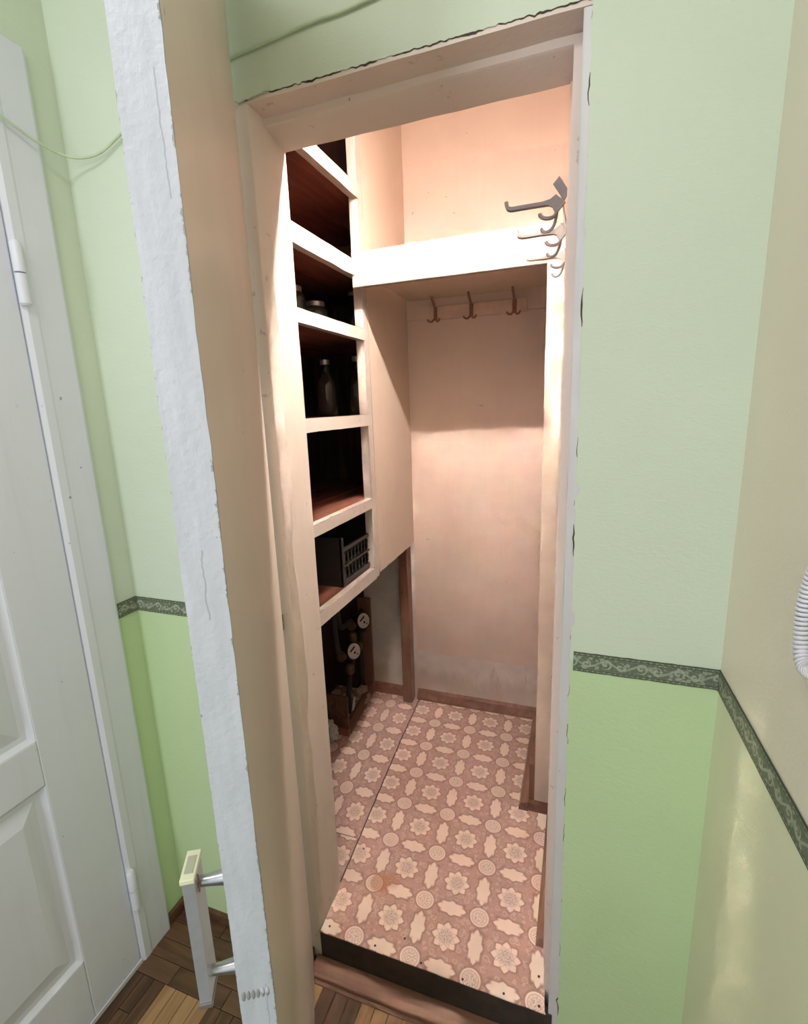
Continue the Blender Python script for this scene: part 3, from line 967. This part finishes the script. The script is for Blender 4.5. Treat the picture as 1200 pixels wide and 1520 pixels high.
# ------------------------------------------------------------------ water meters in their box
BX = empty('meter_box', (-.27, .735, 0), label='low wooden box housing the water meters under the shelves', category='box')
MB().box(-.235, 0, .0, .014, .035, .185, .002).build('end_panel', M_BOX, BX)
MB().box(-.235, 0, .002, .016, .0, .034, .002).build('end_plank', M_STUD, BX)
mb = MB().box(-.016, 0, .014, .34, .0, .062, .002)
mb.move(Matrix.Shear('XY', 4, (0, 0)) if False else Matrix.Rotation(.085, 4, 'Z')); mb.build('front_plank', M_BOX, BX)
MB().box(-.090, -.028, .335, .355, .0, .490, .002).build('upright_plank', M_STUD, BX)
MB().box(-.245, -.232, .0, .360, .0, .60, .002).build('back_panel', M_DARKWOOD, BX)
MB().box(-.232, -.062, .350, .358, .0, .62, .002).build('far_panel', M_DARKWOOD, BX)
for i, (y, r) in enumerate(((.05, -.10), (.065, .06))):
    pass
def meter(loc, label):
    Mx = empty('water_meter', loc, label=label, category='meter', group='water meters')
    Rm = Vector((.84, -.42, .28)).to_track_quat('Z', 'Y').to_matrix().to_4x4()
    body = MB().lathe([(.024, -.060), (.034, -.054), (.037, -.040), (.037, -.012), (.036, .0)], n=32).move(Rm); smooth_by_angle(body.build('meter_body', M_BLACK, Mx))
    bz = MB().lathe([(.0365, -.012), (.0385, -.010), (.0385, .003), (.0345, .004), (.034, .000)], n=36).move(Rm).build('bezel', M_BLACK, Mx)
    face = MB().lathe([(.034, -.003), (.034, .0015)], n=36).move(Rm).build('dial', M_DIAL, Mx)
    up = Rm.inverted() @ Vector((0, 0, 1)); a0 = math.atan2(up.y, up.x) - math.pi / 2
    RR = Rm @ Matrix.Rotation(a0, 4, 'Z')
    MB().box(-.016, .016, .008, .015, .0012, .0022).move(RR @ Matrix.Rotation(.5, 4, 'Z')).build('counter_window', M_BLACK, face)
    MB().lathe([(.0052, .001), (.0052, .0026)], (.002, -.008, 0), 14).move(RR).build('flow_star', M_BLACK, face)
    MB().lathe([(.0035, .001), (.0035, .0022)], (.014, -.018, 0), 12).move(RR).build('small_dial', M_NAIL, face)
    back = Rm @ Vector((0, 0, -.045))
    for s in (-1, 1):
        MB().tube([(back.x, back.y + s * .025, back.z), (back.x, back.y + s * .050, back.z), (back.x, back.y + s * .052, back.z), (back.x, back.y + s * .072, back.z)], [.015, .015, .019, .019], 12).build('union_nut', M_BRASS, Mx)
    return Mx
meter((-.292, .985, .420), 'upper water meter with a white dial and black rim')
meter((-.296, .880, .322), 'lower water meter with a white dial and black rim')
def pipe(name, pts, r, label, mat=M_PIPE, group=None):
    o = MB().tube(bez(pts, 6), r, 14).build(name, mat, None, True, label=label, category='pipe')
    if group: o['group'] = group
    return o
PX_ = -.325
P1 = empty('water_pipe', (-.33, .87, .0), label='dark iron pipe running through the upper water meter', category='pipe')
MB().tube(bez([(0, -.08, .75), (0, -.06, .55), (0, -.03, .450), (.005, .03, .448), (.005, .06, .435)], 6), .012, 12).build('upper_run', M_PIPE, P1, True)
MB().tube(bez([(.005, .165, .438), (.0, .19, .42), (-.02, .195, .30), (-.02, .19, .012)], 6), .012, 12).build('lower_run', M_PIPE, P1, True)
MB().tube([(.012, .115, .352), (.02, .160, .352)], .010, 12).build('valve_lever', M_BLACK, P1)
MB().lathe([(.014, .0), (.018, .006), (.018, .03), (.012, .04)], (.0, .075, .335), 12).build('brass_valve', M_BRASS, P1)
MB().lathe([(.012, .0), (.016, .006), (.016, .028), (.010, .035)], (.02, .09, .285), 12).build('brass_fitting', M_BRASS, P1)
P2 = empty('water_pipe', (-.335, .80, .0), label='dark iron pipe dropping below the lower water meter', category='pipe')
MB().tube(bez([(0, .0, .72), (-.005, .0, .50), (0, .005, .36), (.005, .02, .345)], 6), .012, 12).build('upper_run', M_PIPE, P2, True)
MB().tube(bez([(.0, .14, .33), (.004, .13, .25), (.010, .09, .20), (.0, .08, .10), (0, .08, .012)], 6), .012, 12).build('lower_run', M_PIPE, P2, True)
MB().lathe([(.014, .0), (.020, .006), (.020, .034), (.012, .042)], (.008, .095, .200), 12).build('brass_valve', M_BRASS, P2)
MB().tube([(-.08, -.04, .0), (-.08, -.04, .755)], .025, 14).build('riser_pipe', M_PIPE, P2, True)
# rubbish
for i, (x, y, z, r, sq) in enumerate([(-.315, .975, .026, .034, (1, 1.2, .7)), (-.322, .805, .018, .024, (1, 1.2, .6)), (-.318, .985, .064, .022, (1, 1.2, .7))]):
    MB().blob((x, y, z), r, sq, .55, 3.2, 4, i * 3 + 1).build('crumpled_paper', M_PAPER, None,
        label=['crumpled dusty paper in the far end of the meter box', 'small paper scrap at the front of the meter box', 'top crumpled scrap under the upper meter'][i], category='paper', group='rubbish in the meter box')
for i, (y, l, a) in enumerate(((.80, .10, .5), (.815, .12, .25), (.835, .08, .8))):
    mb = MB().box(-.004, .004, -.0015, .0015, 0, l, .0006, 1).move(Matrix.Translation((-.302, y, .004)) @ Matrix.Rotation(-a, 4, 'X') @ Matrix.Rotation(.12, 4, 'Y'))
    mb.build('wood_splinter', M_DIAL, None, label=['short pale splinter leaning by the end panel of the meter box', 'longest pale splinter in the middle of the meter box front', 'flattest pale splinter in the meter box front'][i], category='splinter', group='pale splinters in the meter box')
MB().blob((-.345, .690, .046), .040, (1.0, .75, 1.15), .45, 2.6, 5, 9).build('plastic_bag', M_BAG, None, True, label='crumpled white plastic bag on the floor before the meter box', category='bag')

# ------------------------------------------------------------------ cables in the hall
W1 = MB().tube(bez([(-.452, -.30, 1.99), (-.4555, -.17, 1.945), (-.450, -.09, 1.918), (-.428, -.035, 1.906), (-.37, -.016, 1.908), (-.30, -.012, 1.935), (-.20, -.008, 1.975), (-.05, -.006, 2.003), (.06, -.006, 2.012), (.15, -.006, 2.019), (.24, -.006, 2.022), (.50, -.006, 2.05), (.80, -.006, 2.06)], 10), .0027, 10)
W1.build('cable', M_WIRE, None, True, label='thin painted cable sagging across the green wall behind the open door', category='cable')

# coiled phone cord
path = bez([(.850, -.370, 1.30), (.847, -.340, 1.24), (.842, -.3175, 1.185), (.840, -.3115, 1.145), (.840, -.3140, 1.115), (.840, -.3210, 1.096), (.840, -.3360, 1.088), (.840, -.354, 1.095), (.841, -.372, 1.118), (.845, -.40, 1.20), (.850, -.43, 1.30)], 14)
hel = []
dense = []
for a, b in zip(path, path[1:]):
    for k in range(8): dense.append(a.lerp(b, k / 8))
dense.append(path[-1])
ln = 0
nrm = Vector((1, 0, 0))
prev = dense[0]
for i, p in enumerate(dense):
    ln += (p - prev).length; prev = p
    t = (dense[min(i + 1, len(dense) - 1)] - dense[max(i - 1, 0)]).normalized()
    n1 = (Vector((1, 0, 0)) - t * t.x).normalized(); n2 = t.cross(n1)
    ph = ln / .0052 * 2 * math.pi
    hel.append((p, n1, n2, ln))
L_ = ln
pts = []
step = .0052 / 12
j = 0
s = 0
while s < L_:
    while j < len(hel) - 2 and hel[j + 1][3] < s: j += 1
    p, n1, n2, l0 = hel[j]; p2 = hel[j + 1][0]; l1 = hel[j + 1][3]
    c = p.lerp(p2, (s - l0) / max(l1 - l0, 1e-9))
    ph = s / .0052 * 2 * math.pi
    pts.append(c + (n1 * math.cos(ph) + n2 * math.sin(ph)) * .0062)
    s += step
MB().tube(pts, .0023, 6).build('coiled_cord', M_CORD, None, True, label='white coiled phone cord hanging at the right edge', category='cord')
